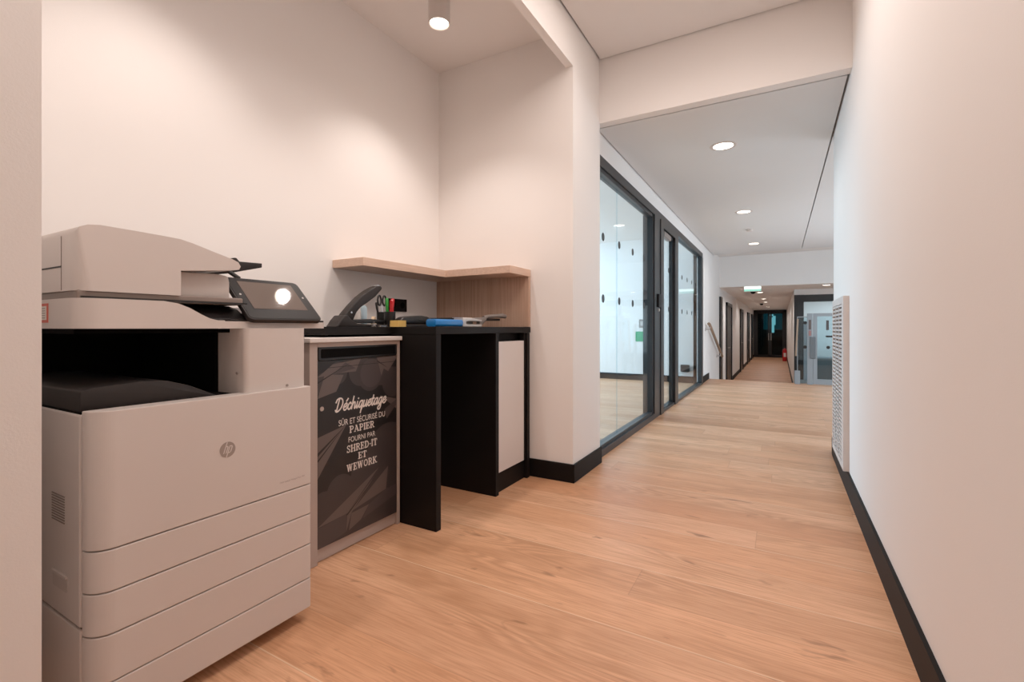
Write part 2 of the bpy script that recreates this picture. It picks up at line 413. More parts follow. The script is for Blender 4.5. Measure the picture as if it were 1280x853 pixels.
B(-1.195, -1.17, 5.38, 5.50, 1.23, 1.38, bev=.008).build('reader_body', 'gloss', cr)
B(-1.195, -1.178, 5.42, 5.455, 1.185, 1.215, bev=.004).build('push_button', 'lgrey', cr)

# things on the end wall of the glazed room
tag(place(B(-2.40, -2.19, 9.008, 9.02, .74, .93).build('wall_sign', 'green')), 'small green sign on the white wall behind the glass partition', 'sign')
o = thing('call_point', 'grey box on the white wall just above the green sign', 'wall box', (-2.27, 9.02, 1.0))
B(-2.33, -2.20, 8.98, 9.03, 1.0, 1.16, bev=.01).build('housing', 'mgrey', o); B(-2.30, -2.23, 8.972, 8.982, 1.04, 1.12, bev=.005).build('cover', 'lgrey', o)
o = thing('floor_box', 'small black box against the glazed room end wall near the baseboard', 'box', (-1.5, 9.0, .2))
B(-1.57, -1.42, 8.94, 9.005, .2, .33, bev=.01).build('housing', 'black', o); B(-1.55, -1.44, 8.935, 8.945, .22, .31, bev=.004).build('cover', 'dark', o)

# ------------------------------------------------------------------ lamps
def downlight(loc, r, label, group, lampmat='lamp2'):
    x, y, z = loc
    t = thing('downlight', label, 'ceiling light', (x, y, z), group)
    MB().lathe((x, y, z), [(r*.86, .004), (r*.88, -.003), (r, -.006), (r*1.16, -.003), (r*1.18, .0)], 36).build('trim_ring', 'white', t, True)
    MB().lathe((x, y, z), [(0, -.002), (r*.88, -.002)], 36).build('diffuser', lampmat, t)
    return t
dl = downlight((-.41, 4.28, 2.513), .088, 'round recessed ceiling light nearest the viewer in the long corridor', 'recessed lights in the corridor ceiling')
copy_tree(dl, (0, 2.56, 0), 'second round recessed ceiling light along the corridor, between the nearest and the third')
copy_tree(dl, (0, 5.24, 0), 'third round recessed ceiling light along the corridor, next to the dropped beam')
fd = downlight((-.46, 14.08, 1.935), .085, 'round ceiling light nearest the exit sign in the lower far corridor', 'recessed lights in the lower far corridor')
copy_tree(fd, (0, 3.2, 0), 'round ceiling light second beyond the exit sign in the lower far corridor')
copy_tree(fd, (0, 5.4, 0), 'round ceiling light third beyond the exit sign in the lower far corridor')
copy_tree(fd, (0, 10.0, 0), 'round ceiling light just before the dark glass door of the far corridor')
copy_tree(fd, (1.34, -1.75, 0), 'round ceiling light above the glazed lift area at the right', 'recessed lights in the lower far corridor')

def spot_fixture(y, label):
    t = thing('ceiling_spotlight', label, 'spotlight', (-1.706, y, 2.93))
    MB().lathe((-1.706, y, 2.93), [(.0, 0), (.062, 0), (.062, -.178), (.058, -.182), (.053, -.178), (.051, -.165), (.0, -.165)], 40).build('housing', 'white', t, True)
    MB().lathe((-1.706, y, 2.93), [(0, -.172), (.0515, -.172)], 40).build('lens', 'lamp', t)
    return t
sp = spot_fixture(2.156, 'white cylindrical spotlight on the alcove ceiling, shining on the counter')

def small_disc(name, label, cat, loc, r, h, mat):
    t = MB().lathe(loc, [(0, -h), (r*.75, -h), (r, -h*.6), (r, 0), (0, 0)], 24).build(name, mat, None, True)
    tag(place(t), label, cat)
small_disc('smoke_detector', 'white smoke detector on the corridor ceiling between two lights', 'smoke detector', (-.405, 8.1, 2.516), .05, .035, 'white')
def dome(loc, label):
    t = thing('ceiling_camera', label, 'ceiling camera', loc)
    MB().lathe(loc, [(0, -.015), (.075, -.015), (.08, 0), (0, 0)], 24).build('base', 'dark', t, True)
    MB().lathe(loc, [(0, -.075), (.03, -.07), (.055, -.045), (.06, -.015), (0, -.015)], 24).build('dome', 'gloss', t, True)
dome((-.60, 13.55, 1.940), 'black dome camera on the lower ceiling right behind the exit sign')
dome((-.62, 20.6, 1.940), 'small black dome camera deep in the far corridor ceiling')

# exit sign
e = thing('exit_sign', 'lit pale green exit sign fixed below the beam over the steps', 'exit sign', (-.53, 11.9, 1.82))
B(-.71, -.36, 11.86, 11.94, 1.815, 1.931, bev=.005).build('housing', 'white', e)
B(-.702, -.368, 11.852, 11.862, 1.822, 1.868).build('green_face', 'sign', e)
B(-.702, -.368, 11.851, 11.862, 1.868, 1.925).build('white_face', 'sign_w', e)

# handrail on the left wall going down the steps
h = thing('handrail', 'brown wooden handrail sloping down the left wall beside the steps', 'handrail', (-1.22, 9.6, .9))
MB().tube([(-1.15, 9.42, 1.075), (-1.15, 9.55, 1.06), (-1.15, 11.75, .35)], .027, 14).build('rail', 'railwood', h, True)
for y, z in ((9.62, 1.03), (11.45, .44)):
    MB().tube([(-1.22, y-.12, z-.06), (-1.15, y-.12, z-.06), (-1.15, y, z)], .011).cyl((-1.215, y-.12, z-.06), .035, .01, 'x', 18).build('bracket', 'lgrey', h, True)

# fire extinguisher against the right wall of the far corridor
f = thing('fire_extinguisher', 'red fire extinguisher standing at the far end of the corridor', 'fire extinguisher', (.19, 25.2, LOW))
MB().lathe((.19, 25.2, LOW), [(0, 0), (.085, 0), (.09, .02), (.09, .47), (.075, .54), (.03, .57), (.03, .60), (0, .60)], 24).build('cylinder', 'red', f, True)
MB().box(.175, .205, 25.12, 25.26, LOW+.60, LOW+.63).box(.18, .20, 25.08, 25.22, LOW+.65, LOW+.67).cyl((.19, 25.2, LOW+.63), .018, .06).build('valve', 'black', f)
MB().tube(spline([(.19, 25.14, LOW+.62), (.13, 25.08, LOW+.62), (.085, 25.10, LOW+.5), (.085, 25.14, LOW+.3), (.09, 25.16, LOW+.15)]), .012).build('hose', 'black', f, True)
B(.145, .235, 25.105, 25.115, LOW+.2, LOW+.38).build('label_patch', 'paper', f)

# ------------------------------------------------------------------ glazing and platform lift on the right
g = sroot('window_2')
fr = MB()
fr.box(.31, 3.28, 13.44, 13.54, 1.63, 1.80).box(.30, .50, 13.40, 13.54, LOW, 1.80).box(1.55, 1.62, 13.46, 13.54, LOW, 1.63).box(.5, 3.28, 13.46, 13.54, LOW, LOW+.06)
fr.build('frame', 'steel_b', g)
B(.5, 1.55, 13.495, 13.505, LOW+.06, 1.63).build('pane', 'glass', g); B(1.62, 3.28, 13.495, 13.505, LOW+.06, 1.63).build('pane', 'glass', g)
struct('wall_above_glazing', B(.30, 3.3, 13.44, 13.56, 1.80, 1.96), 'wall')
struct('wall_office', B(.46, 3.3, 17.0, 17.1, LOW, 2.0), 'wall')
c = thing('low_cabinet', 'low dark cabinet behind the glazing at the right', 'cabinet', (1.2, 16.3, LOW))
B(.62, 2.3, 16.0, 16.5, LOW, .12, bev=.01).build('carcass', 'alu_d', c); B(.60, 2.32, 15.98, 16.52, .12, .16).build('cabinet_top', 'alu', c)

L_ = thing('platform_lift', 'grey platform lift with glass gate at the head of the steps', 'lift', (.7, 9.85, 0))
MB().box(.415, .50, 9.80, 9.90, 0, 1.255, bev=.006).build('post', 'alu', L_)
p = MB().box(.505, .565, 9.80, 9.85, .02, 1.255).box(1.12, 1.18, 9.80, 9.85, .02, 1.255).box(.565, 1.12, 9.80, 9.85, 1.20, 1.255).box(.565, 1.12, 9.80, 9.85, .02, .10).build('gate', 'alu', L_)
B(.565, 1.12, 9.82, 9.83, .10, 1.20).build('gate_pane', 'glass_l', p)
MB().tube([(.70, 9.80, .85), (.70, 9.765, .85), (.86, 9.765, .85), (.86, 9.80, .85)], .016).build('gate_handle', 'dark', p)
m = MB(); m.cyl((.725, 9.797, .66), .028, .004, 'y', 20); m.build('gate_lock', 'black', p)
B(.695, .735, 9.795, 9.80, .96, 1.13).build('notice', 'g_mid2', p)
B(.44, .475, 9.795, 9.80, .97, 1.14).build('notice', 'g_light', L_); B(.44, .475, 9.793, 9.796, .86, .95).build('notice', 'red_d', L_)
B(.46, .545, 9.775, 9.80, .46, .84, bev=.008).build('control_box', 'alu_d', L_)
q = MB().box(.265, .275, 9.81, 9.825, .10, 1.2).box(.265, .415, 9.81, 9.825, 1.185, 1.2).build('side_frame', 'alu', L_)
B(.275, .415, 9.815, 9.82, .02, 1.19).build('side_pane', 'glass_l', q)
for z in (1.09, .66): MB().cyl((.385, 9.812, z), .03, .003, 'y', 20).build('marking_dot', 'black', q)
B(.225, .31, 9.78, 9.87, 0, .235, bev=.004).build('motor_housing', 'alu', L_)
MB().tube([(.275, 9.80, 1.16), (.245, 9.80, .50)], .014).build('grab_rail', 'railwood', L_)
MB().box(.31, 1.18, 9.86, 10.9, LOW, -.02).build('platform', 'alu_d', L_)
MB().box(.405, .46, 10.85, 10.93, LOW, 1.1).box(1.12, 1.18, 10.85, 10.93, LOW, 1.1).build('rear_post', 'alu', L_)

# ------------------------------------------------------------------ ventilation grille on the right wall
v = thing('ventilation_grille', 'tall white slotted ventilation grille on the end of the right wall', 'grille', (.366, 3.83, .126))
x0, x1 = .334, .368
m = MB(); m.box(x0, x1, 3.49, 3.58, .128, 1.195).box(x0, x1, 4.14, 4.17, .128, 1.195).box(x0, x1, 3.58, 4.14, .128, .165).box(x0, x1, 3.58, 4.14, 1.15, 1.195)
m.build('frame', 'white', v)
m = MB()
for a, b in ((3.755, 3.785), (3.945, 3.975)): m.box(x0+.002, x0+.012, a, b, .165, 1.15)
n = 38
for k in range(n):
    z = .165+(k+.35)*(.985/n); m.box(x0+.002, x0+.012, 3.58, 4.14, z, z+.0135)
m.build('slats', 'white', v)
B(x0+.018, x1-.002, 3.575, 4.145, .16, 1.155).build('backing', 'dark', v)

# ------------------------------------------------------------------ multifunction printer
P = thing('multifunction_printer', 'large white floor-standing office printer in the alcove at the left', 'printer', (-1.8, .77, 0))
bd = MB(); bd.box(-2.17, -1.455, .471, 1.072, .278, .792, bev=.006).build('body', 'white', P)
MB().box(-2.17, -1.455, .471, 1.072, .045, .274, bev=.004).build('stand_cabinet', 'white', P)
MB().box(-2.16, -1.458, .476, 1.07, .272, .280).build('seam', 'dark', P)
def front(z0, z1, name):
    o = [(-1.452, .474)]
    r = .05
    for k in range(21):
        a = R(-90+90*k/20); o.append((-1.40-r+r*math.cos(a), .474+r+r*math.sin(a)))
    r = .012
    for k in range(5):
        a = R(90*k/4); o.append((-1.40-r+r*math.cos(a), 1.072-r+r*math.sin(a)))
    o.append((-1.452, 1.072))
    return MB().prism(o, 'z', z0, z1, bev=.0025, seg=2, bevel_test=lambda p, q: abs(p.z-q.z) < 1e-6 and max(p.x, q.x) > -1.451).build(name, 'white', P)
fd_ = front(.467, .800, 'front_door')
for a, b in ((.365, .464), (.262, .362), (.146, .259), (.045, .143)): front(a, b, 'drawer')
# badge on the front door
bx = -1.3998
m = MB().cyl((bx, .787, .645), .0225, .0012, 'x', 40); bdg = m.build('round_badge', 'grey', fd_)
SK = [0]
def stroke(m, pts, w, x, map2):
    """flat ribbon in a Y-Z plane at x, mitred at its bends"""
    SK[0] += 1; x += (SK[0] % 24)*3e-5; n = len(pts); V = []
    for i, (a, b) in enumerate(pts):
        p = pts[max(i-1, 0)]; q = pts[min(i+1, n-1)]
        dx, dy = q[0]-p[0], q[1]-p[1]; l = math.hypot(dx, dy) or 1e-6
        if i == 0: a -= dx/l*w*.3; b -= dy/l*w*.3
        if i == n-1: a += dx/l*w*.3; b += dy/l*w*.3
        k = 1.0
        if 0 < i < n-1:
            l1 = math.hypot(pts[i][0]-p[0], pts[i][1]-p[1]) or 1e-6
            k = min(1.5, 1/max(.3, abs(((pts[i][0]-p[0])*dx+(pts[i][1]-p[1])*dy)/(l1*l))))
        nx, ny = -dy/l*w/2*k, dx/l*w/2*k; xx = x+i*6e-6
        V.append((m.bm.verts.new((xx,)+map2(a-nx, b-ny)), m.bm.verts.new((xx,)+map2(a+nx, b+ny))))
    for A, C_ in zip(V, V[1:]): m.bm.faces.new((A[0], C_[0], C_[1], A[1]))
m = MB(); hp = lambda a, b: (.787+(a+b*.33)*.0225, .645+b*.0225)
for s_ in ([(-.38, .92), (-.38, -.42)], [(-.38, .42), (-.18, .42), (-.07, .3), (-.07, -.42)], [(.14, .42), (.14, -.95)], [(.14, .42), (.36, .42), (.47, .3), (.47, -.28), (.36, -.4), (.14, -.4)]):
    stroke(m, s_, .13, bx+.0009, hp)
m.build('badge_lettering', 'white', bdg)

def text_mesh(txt, y0, y1, zc, h, x, mat, name, parent, shear=0, off=0):
    cu = bpy.data.curves.new(name, 'FONT'); cu.body = txt; cu.size = 1; cu.shear = shear; cu.offset = off
    ob = bpy.data.objects.new(name, cu); COL.objects.link(ob)
    me = bpy.data.meshes.new_from_object(ob.evaluated_get(bpy.context.evaluated_depsgraph_get()))
    bpy.data.objects.remove(ob)
    xs = [q.co.x for q in me.vertices]; zs = [q.co.y for q in me.vertices]
    sx = (y1-y0)/(max(xs)-min(xs)); sz = h/(max(zs)-min(zs)); mx, mz = min(xs), (max(zs)+min(zs))/2
    bm = bmesh.new(); bm.from_mesh(me)
    for q in bm.verts: q.co = Vector((x, y0+(q.co.x-mx)*sx, zc+(q.co.y-mz)*sz))
    mb = MB(); mb.bm.free(); mb.bm = bm
    return mb.build(name, mat, parent)
text_mesh('Color LaserJet Managed Flow MFP', .952, 1.043, .499, .0068, bx+.0003, 'grey', 'model_lettering', fd_)
# side details
m = MB()
for k in range(11): m.box(-1.625, -1.545, .4695, .472, .512+k*.0066, .5142+k*.0066)
m.build('vent_slots', 'band', P)
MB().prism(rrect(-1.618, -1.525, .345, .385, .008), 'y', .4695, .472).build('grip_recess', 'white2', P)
MB().box(-1.616, -1.527, .466, .4705, .380, .386).build('grip_lip', 'white', P)
# dark output bay
m = MB(); m.box(-2.16, -2.06, .474, 1.06, .79, .998).box(-2.08, -1.565, .84, 1.06, .79, .998).box(-2.15, -1.46, .474, 1.05, .790, .796).box(-2.15, -1.50, .474, 1.05, .985, .997)
m.build('output_bay', 'matte', P)
MB().prism([(.476, .793), (.476, .845), (.50, .852), (.60, .858), (.66, .855), (.72, .835), (.79, .80), (.80, .793)], 'x', -2.05, -1.47, bev=.004).build('output_tray', 'dark', P, True)
MB().prism(rrect(-1.565, -1.418, .85, 1.062, .016, 5, (0, 1, 1, 0)), 'z', .785, .999).build('column', 'white', P, True)
MB().cyl((-1.46, .849, .86), .004, .004, 'y', 12).build('screw', 'grey', P); MB().cyl((-1.417, .99, .81), .004, .004, 'x', 12).build('screw', 'grey', P)
# scanner bed with control deck
prof = [(.46, .998), (.46, 1.072), (.64, 1.072), (.675, 1.067), (.705, 1.055), (.735, 1.038), (.758, 1.027), (.78, 1.022), (1.15, 1.0215), (1.15, .998)]
sb = MB().prism(prof, 'x', -1.70, -1.437, bev=.055, seg=8, bevel_test=lambda p, q: abs(p.x+1.437) < 1e-4 and abs(q.x+1.437) < 1e-4 and abs(p.y-.46) < 1e-4 and abs(q.y-.46) < 1e-4)
# front-left vertical edge is rounded by the test above
sb.box(-2.15, -1.70, .46, 1.10, .998, 1.072).build('scanner_bed', 'white', P, True)
MB().prism([(-1.445, 1.0), (-1.4415, 1.0235), (-1.50, 1.058), (-1.545, 1.0695), (-1.69, 1.0695), (-1.69, 1.0)], 'y', .645, .875, bev=.003).build('control_deck', 'gloss', P, True)
MB().box(-1.69, -1.4362, .80, 1.149, 1.0195, 1.0255, bev=.001, seg=1).build('deck_cover', 'gloss', P)
# sticker
sk = B(-1.668, -1.612, .4585, .4605, 1.013, 1.062).build('sticker', 'red_s', P)
B(-1.660, -1.620, .4578, .459, 1.020, 1.055).build('sticker_field', 'paper', sk)
m = MB()
for k in range(5): m.box(-1.656, -1.626, .4575, .458, 1.024+k*.006, 1.0262+k*.006)
m.build('sticker_print', 'grey', sk)
# lid with document feeder
MB().box(-2.12, -1.462, .468, .87, 1.070, 1.092, bev=.004).build('lid_band', 'band', P)  # taupe colour stands for the shadowed lower chamfer of the lid
MB().box(-2.11, -1.458, .474, .88, 1.0715, 1.0775).build('lid_gap', 'black', P)
prof = [(.462, 1.090), (.462, 1.225), (.47, 1.242), (.485, 1.250), (.51, 1.2535), (.58, 1.252), (.64, 1.250), (.69, 1.2475), (.72, 1.241), (.78, 1.224), (.832, 1.210), (.851, 1.202), (.858, 1.190), (.853, 1.180), (.835, 1.176), (.69, 1.160), (.69, 1.090)]
lid = MB().prism(prof, 'x', -2.12, -1.455, bev=.035, seg=6, bevel_test=lambda p, q: abs(p.x+1.455) < 1e-4 and abs(q.x+1.455) < 1e-4 and ((p.y < .465 and q.y < .465)))
lid = lid.build('document_feeder', 'white', P, True)
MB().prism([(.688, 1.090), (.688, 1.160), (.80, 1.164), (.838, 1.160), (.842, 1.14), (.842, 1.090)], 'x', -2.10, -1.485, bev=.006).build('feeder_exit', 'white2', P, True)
MB().box(-2.10, -1.535, .4605, .4635, 1.149, 1.1525).build('cover_seam', 'dark', lid)
MB().box(-1.5365, -1.535, .4610, .4635, 1.092, 1.225).build('cover_seam', 'band', lid)
MB().prism([(.845, 1.181), (.87, 1.176), (.90, 1.181), (1.02, 1.214), (1.02, 1.229), (.94, 1.226), (.93, 1.237), (.922, 1.237), (.922, 1.215)], 'x', -1.99, -1.60, bev=.002).build('feeder_tray', 'dark', P, True)
B(-1.80, -1.76, .82, .85, 1.215, 1.232, bev=.003).build('paper_guide', 'black', P)
MB().tube([(-1.60, .905, 1.187), (-1.57, .92, 1.165)], .007).build('tray_arm', 'black', P)
# tilted touch panel
tp = MB().prism(rrect(-.1325, .1325, -.102, .102, .018), 'z', -.016, 0, bev=.003)
n_ = Vector((.687, 0, .727)); up_ = Vector((-.727, 0, .687)); ax = Vector((0, 1, 0))
TM = Matrix(((ax.x, up_.x, n_.x, -1.484), (ax.y, up_.y, n_.y, .9925), (ax.z, up_.z, n_.z, 1.096), (0, 0, 0, 1)))
tp = tp.xform(TM).build('touch_panel', 'dark', P, True)
MB().prism(rrect(-.128, .128, -.097, .097, .015), 'z', .0, .0012).xform(TM).build('bezel', 'gloss', tp)
MB().box(-.0975, .0975, -.052, .081, .0012, .002).xform(TM).build('screen', 'screen', tp)
for y in (-.113, .113): MB().cyl((y, .015, .0015), .0035, .001, 'z', 16).xform(TM).build('indicator', 'lgrey', tp)
MB().prism([(-1.56, 1.02), (-1.44, 1.02), (-1.44, 1.032), (-1.51, 1.09), (-1.55, 1.09)], 'y', .92, 1.07).build('panel_stand', 'black', tp)
for x in (-2.08, -1.55):
    for y in (.55, .99):
        MB().cyl((x, y, .024), .024, .03, 'y', 20).box(x-.015, x+.015, y-.02, y+.02, .03, .05).build('caster', 'black', P)

# ------------------------------------------------------------------ shredding console
K = thing('shredding_console', 'greige shredding console with printed black door, between printer and black counter', 'paper bin', (-1.95, 1.545, 0))
MB().box(-2.22, -1.725, 1.285, 1.812, .01, .936).build('carcass', 'lam_grey', K)
m = MB(); m.box(-1.73, -1.69, 1.283, 1.322, 0, .936, bev=.002).box(-1.73, -1.69, 1.797, 1.816, 0, .936, bev=.002).box(-1.73, -1.69, 1.322, 1.797, .918, .936)
m.build('front_frame', 'lam_grey', K)
MB().box(-2.22, -1.675, 1.273, 1.818, .937, .957, bev=.003).build('console_top', 'lam_white', K)
MB().box(-1.72, -1.705, 1.322, 1.797, .005, .062).build('kick_rail', 'lam_grey', K)
MB().prism(rrect(1.326, 1.793, .861, .917, .012), 'x', -1.722, -1.690).build('slot_surround', 'black', K, True)
MB().prism(rrect(1.338, 1.781, .870, .909, .006), 'x', -1.690, -1.6895).build('slot', 'matte', K)
D = MB().box(-1.715, -1.6935, 1.324, 1.795, .064, .858).build('door', 'g_dark', K)
GX = -1.6933
def clip(pts, y0, y1, z0, z1):
    for ax_, lim, sg in ((0, y0, 1), (0, y1, -1), (1, z0, 1), (1, z1, -1)):
        out = []
        for i in range(len(pts)):
            a, b = pts[i-1], pts[i]; ia = sg*(a[ax_]-lim) >= 0; ib = sg*(b[ax_]-lim) >= 0
            if ia != ib:
                t = (lim-a[ax_])/(b[ax_]-a[ax_]); out.append(tuple(a[k]+t*(b[k]-a[k]) for k in (0, 1)))
            if ib: out.append(b)
        pts = out
        if not pts: return pts
    return pts
lay = [0]
def shapes(polys, mat, name):
    if name == 'printed_cloud': polys = [polys]
    for grp in polys:
        m = MB(); n = 0
        for p in (grp if name == 'printed_cloud' else [grp]):
            lay[0] += 1; p = clip(p, 1.324, 1.795, .064, .858)
            if len(p) > 2: m.poly([(GX+lay[0]*2.5e-5, a, b) for a, b in p])
        m.build(name, mat, D)
circ = lambda y, z, r: [(y+r*math.cos(2*math.pi*k/40), z+r*math.sin(2*math.pi*k/40)) for k in range(40)]
# bottom clouds
shapes([circ(1.35, .20, .10), circ(1.445, .275, .075), circ(1.53, .24, .09), circ(1.60, .31, .10), circ(1.74, .385, .145), circ(1.80, .28, .2), circ(1.60, .14, .17), circ(1.40, .11, .12), [(1.324, .064), (1.795, .064), (1.795, .30), (1.6, .22), (1.324, .17)]], 'g_mid', 'printed_cloud')
# top clouds and burst
shapes([circ(1.62, .775, .075), circ(1.56, .80, .07), circ(1.69, .79, .07), circ(1.77, .73, .075), circ(1.43, .80, .05), circ(1.36, .76, .05)], 'g_mid', 'printed_cloud')
shapes([circ(1.625, .785, .068)], 'g_mid2', 'printed_cloud')
# folded paper planes and rays
shapes([[(1.324, .79), (1.40, .84), (1.56, .858), (1.53, .80), (1.44, .80)], [(1.324, .70), (1.42, .72), (1.46, .79), (1.36, .80)],
        [(1.66, .858), (1.69, .765), (1.705, .80), (1.735, .785), (1.795, .85), (1.795, .858)],
        [(1.68, .672), (1.795, .640), (1.795, .590)], [(1.324, .47), (1.475, .565), (1.324, .535)], [(1.324, .36), (1.475, .565), (1.324, .455)],
        [(1.324, .155), (1.675, .325), (1.48, .165)], [(1.735, .315), (1.51, .168), (1.72, .205)], [(1.48, .165), (1.64, .285), (1.505, .16), (1.475, .085)], [(1.505, .158), (1.61, .165), (1.56, .11), (1.49, .085)]], 'g_light', 'printed_paper_plane')
shapes([[(1.324, .15), (1.475, .165), (1.475, .085), (1.36, .064), (1.324, .064)], [(1.61, .165), (1.72, .205), (1.795, .21), (1.795, .16), (1.57, .11)], [(1.71, .60), (1.725, .55), (1.79, .61), (1.795, .64)], [(1.40, .795), (1.53, .815), (1.47, .845)]], 'g_mid2', 'printed_paper_plane')
shapes([[(1.324, .828), (1.795, .832), (1.795, .8295), (1.324, .8255)], [(1.475, .16), (1.66, .29), (1.48, .155)], [(1.324, .77), (1.52, .852), (1.324, .763)], [(1.324, .44), (1.47, .563), (1.324, .43)], [(1.66, .845), (1.735, .80), (1.66, .838)]], 'g_dark', 'printed_line')
TX = GX+.0016
MB().cyl((TX-.001, 1.345, .655), .0095, .003, 'x', 20).build('door_lock', 'lam_grey', D)
# lettering on the door
text_mesh('SÛR ET SÉCURISÉ DU', 1.432, 1.712, .5815, .033, TX, 'ink', 'lettering', D)
text_mesh('FOURNI PAR', 1.487, 1.648, .494, .024, TX, 'ink', 'lettering', D)
def arc(cx, cy, rx, ry, a0, a1, n=10): return [(cx+rx*math.cos(R(a0+(a1-a0)*k/n)), cy+ry*math.sin(R(a0+(a1-a0)*k/n))) for k in range(n+1)]
T_, N_ = .20, .095
sf = lambda x, y, w=.17: ([(x-w, y), (x+w, y)], N_)
SLAB = {
 'P': (.80, [([(.2, 0), (.2, 1)], T_), sf(.2, .04), ([(.0, .96), (.45, .96)], N_), (arc(.42, .72, .25, .24, 90, -90), .14), ([(.2, .48), (.45, .48)], N_)]),
 'A': (.98, [([(.18, .04), (.45, .96)], N_), ([(.45, .96), (.78, .04)], T_), sf(.16, .04, .14), sf(.80, .04, .15), ([(.28, .34), (.66, .34)], N_), ([(.3, .96), (.5, .96)], N_)]),
 'I': (.46, [([(.2, 0), (.2, 1)], T_), sf(.2, .04), sf(.2, .96)]),
 'E': (.80, [([(.2, 0), (.2, 1)], T_), ([(.0, .04), (.68, .04)], N_), ([(.0, .96), (.66, .96)], N_), ([(.2, .5), (.5, .5)], N_), ([(.66, .04), (.66, .28)], N_), ([(.64, .96), (.64, .74)], N_), ([(.5, .38), (.5, .62)], N_)]),
 'R': (.90, [([(.2, 0), (.2, 1)], T_), sf(.2, .04), ([(.0, .96), (.45, .96)], N_), (arc(.42, .74, .24, .22, 90, -90), .14), ([(.2, .5), (.45, .5)], N_), ([(.48, .5), (.68, .06)], .14), ([(.6, .04), (.86, .04)], N_)]),
 'S': (.74, [(spline([(.58, .80), (.46, .95), (.26, .95), (.13, .78), (.22, .60), (.44, .46), (.57, .28), (.47, .08), (.28, .04), (.1, .18)]), .13), ([(.6, .96), (.6, .72)], N_), ([(.09, .04), (.09, .28)], N_)]),
 'H': (1.0, [([(.2, 0), (.2, 1)], T_), ([(.74, 0), (.74, 1)], T_), sf(.2, .04), sf(.2, .96), sf(.74, .04), sf(.74, .96), ([(.2, .5), (.74, .5)], N_)]),
 'D': (.92, [([(.2, 0), (.2, 1)], T_), ([(.0, .04), (.42, .04)], N_), ([(.0, .96), (.42, .96)], N_), (arc(.40, .5, .33, .46, 90, -90), .15)]),
 'T': (.82, [([(.38, 0), (.38, 1)], T_), sf(.38, .04), ([(.04, .96), (.72, .96)], N_), ([(.05, .96), (.05, .70)], N_), ([(.71, .96), (.71, .70)], N_)]),
 'W': (1.22, [([(.16, .96), (.36, .04)], T_), ([(.36, .04), (.56, .9)], N_), ([(.56, .96), (.78, .04)], T_), ([(.78, .04), (.98, .96)], N_), sf(.14, .96, .14), sf(.56, .96, .13), sf(.98, .96, .13)]),
 'O': (.92, [(arc(.42, .5, .32, .45, 0, 360, 22), .14)]),
 'K': (.98, [([(.2, 0), (.2, 1)], T_), sf(.2, .04), sf(.2, .96), ([(.24, .42), (.68, .94)], N_), ([(.40, .58), (.74, .05)], .14), sf(.70, .96, .15), sf(.76, .04, .16)]),
 '-': (.40, [([(.05, .42), (.30, .42)], .11)]),
}
def slab(txt, y0, y1, zc, h):
    tot = sum(SLAB[c][0] for c in txt)-.1; s = (y1-y0)/tot; m = MB(); x = 0
    for c in txt:
        for pts, w in SLAB[c][1]:
            stroke(m, [(x+a, b) for a, b in pts], w, TX, lambda a, b: (y0+a*s, zc-h/2+b*h))
        x += SLAB[c][0]
    m.build('lettering', 'ink', D)
slab('PAPIER', 1.492, 1.640, .5395, .030); slab('SHRED-IT', 1.476, 1.658, .4525, .031); slab('ET', 1.543, 1.592, .410, .029); slab('WEWORK', 1.476, 1.658, .367, .031)
bowl = [(.68, .80), (.48, 1.0), (.2, .85), (.08, .4), (.2, .03), (.45, .1), (.66, .55)]
SC = {
 'D': (1.45, [[(.42, 1.78), (.36, 1.0), (.30, .02)], [(-.12, 1.30), (.05, 1.72), (.55, 1.86), (1.02, 1.60), (1.20, 1.0), (1.0, .35), (.55, -.02), (.22, .0), (.05, .22)]]),
 'é': (.82, [[(.05, .42), (.45, .52), (.66, .78), (.48, 1.0), (.18, .78), (.10, .35), (.32, .02), (.60, .08), (.86, .45)], [(.42, 1.28), (.66, 1.66)]]),
 'e': (.82, [[(.05, .42), (.45, .52), (.66, .78), (.48, 1.0), (.18, .78), (.10, .35), (.32, .02), (.60, .08), (.86, .45)]]),
 'c': (.78, [[(.66, .78), (.48, 1.0), (.18, .78), (.10, .35), (.32, .02), (.60, .10), (.80, .45)]]),
 'h': (.98, [[(.14, 0), (.14, 1.85)], [(.14, .45), (.36, .92), (.60, .92), (.66, .55), (.66, .12), (.80, .02), (1.0, .42)]]),
 'i': (.50, [[(.14, .98), (.12, .25), (.26, .0), (.52, .42)], [(.17, 1.38), (.19, 1.46)]]),
 'q': (.92, [bowl, [(.70, 1.0), (.68, .0), (.66, -.85)], [(.66, -.5), (.92, .2)]]),
 'u': (.92, [[(.10, .98), (.08, .35), (.22, .02), (.48, .2), (.64, .6)], [(.66, .98), (.64, .25), (.76, .0), (.98, .42)]]),
 't': (.58, [[(.22, 1.55), (.16, .35), (.28, .0), (.44, .06), (.60, .42)], [(-.06, 1.02), (.50, 1.06)]]),
 'a': (.98, [bowl, [(.70, 1.0), (.66, .25), (.78, .0), (1.0, .42)]]),
 'g': (.96, [bowl, [(.70, 1.0), (.68, -.45), (.46, -.85), (.14, -.72), (.20, -.38), (.66, -.02), (.98, .42)]]),
}
def script(txt, y0, y1, z0, xh):
    tot = sum(SC[c][0] for c in txt); s = (y1-y0)/(tot+.3); m = MB(); x = .1
    for c in txt:
        for pts in SC[c][1]: stroke(m, spline([(x+a+.28*b, b) for a, b in pts], 4), .23, TX, lambda a, b: (y0+a*s, z0+b*xh))
        x += SC[c][0]
    m.build('lettering', 'ink', D)
script('Déchiquetage', 1.408, 1.722, .632, .030)

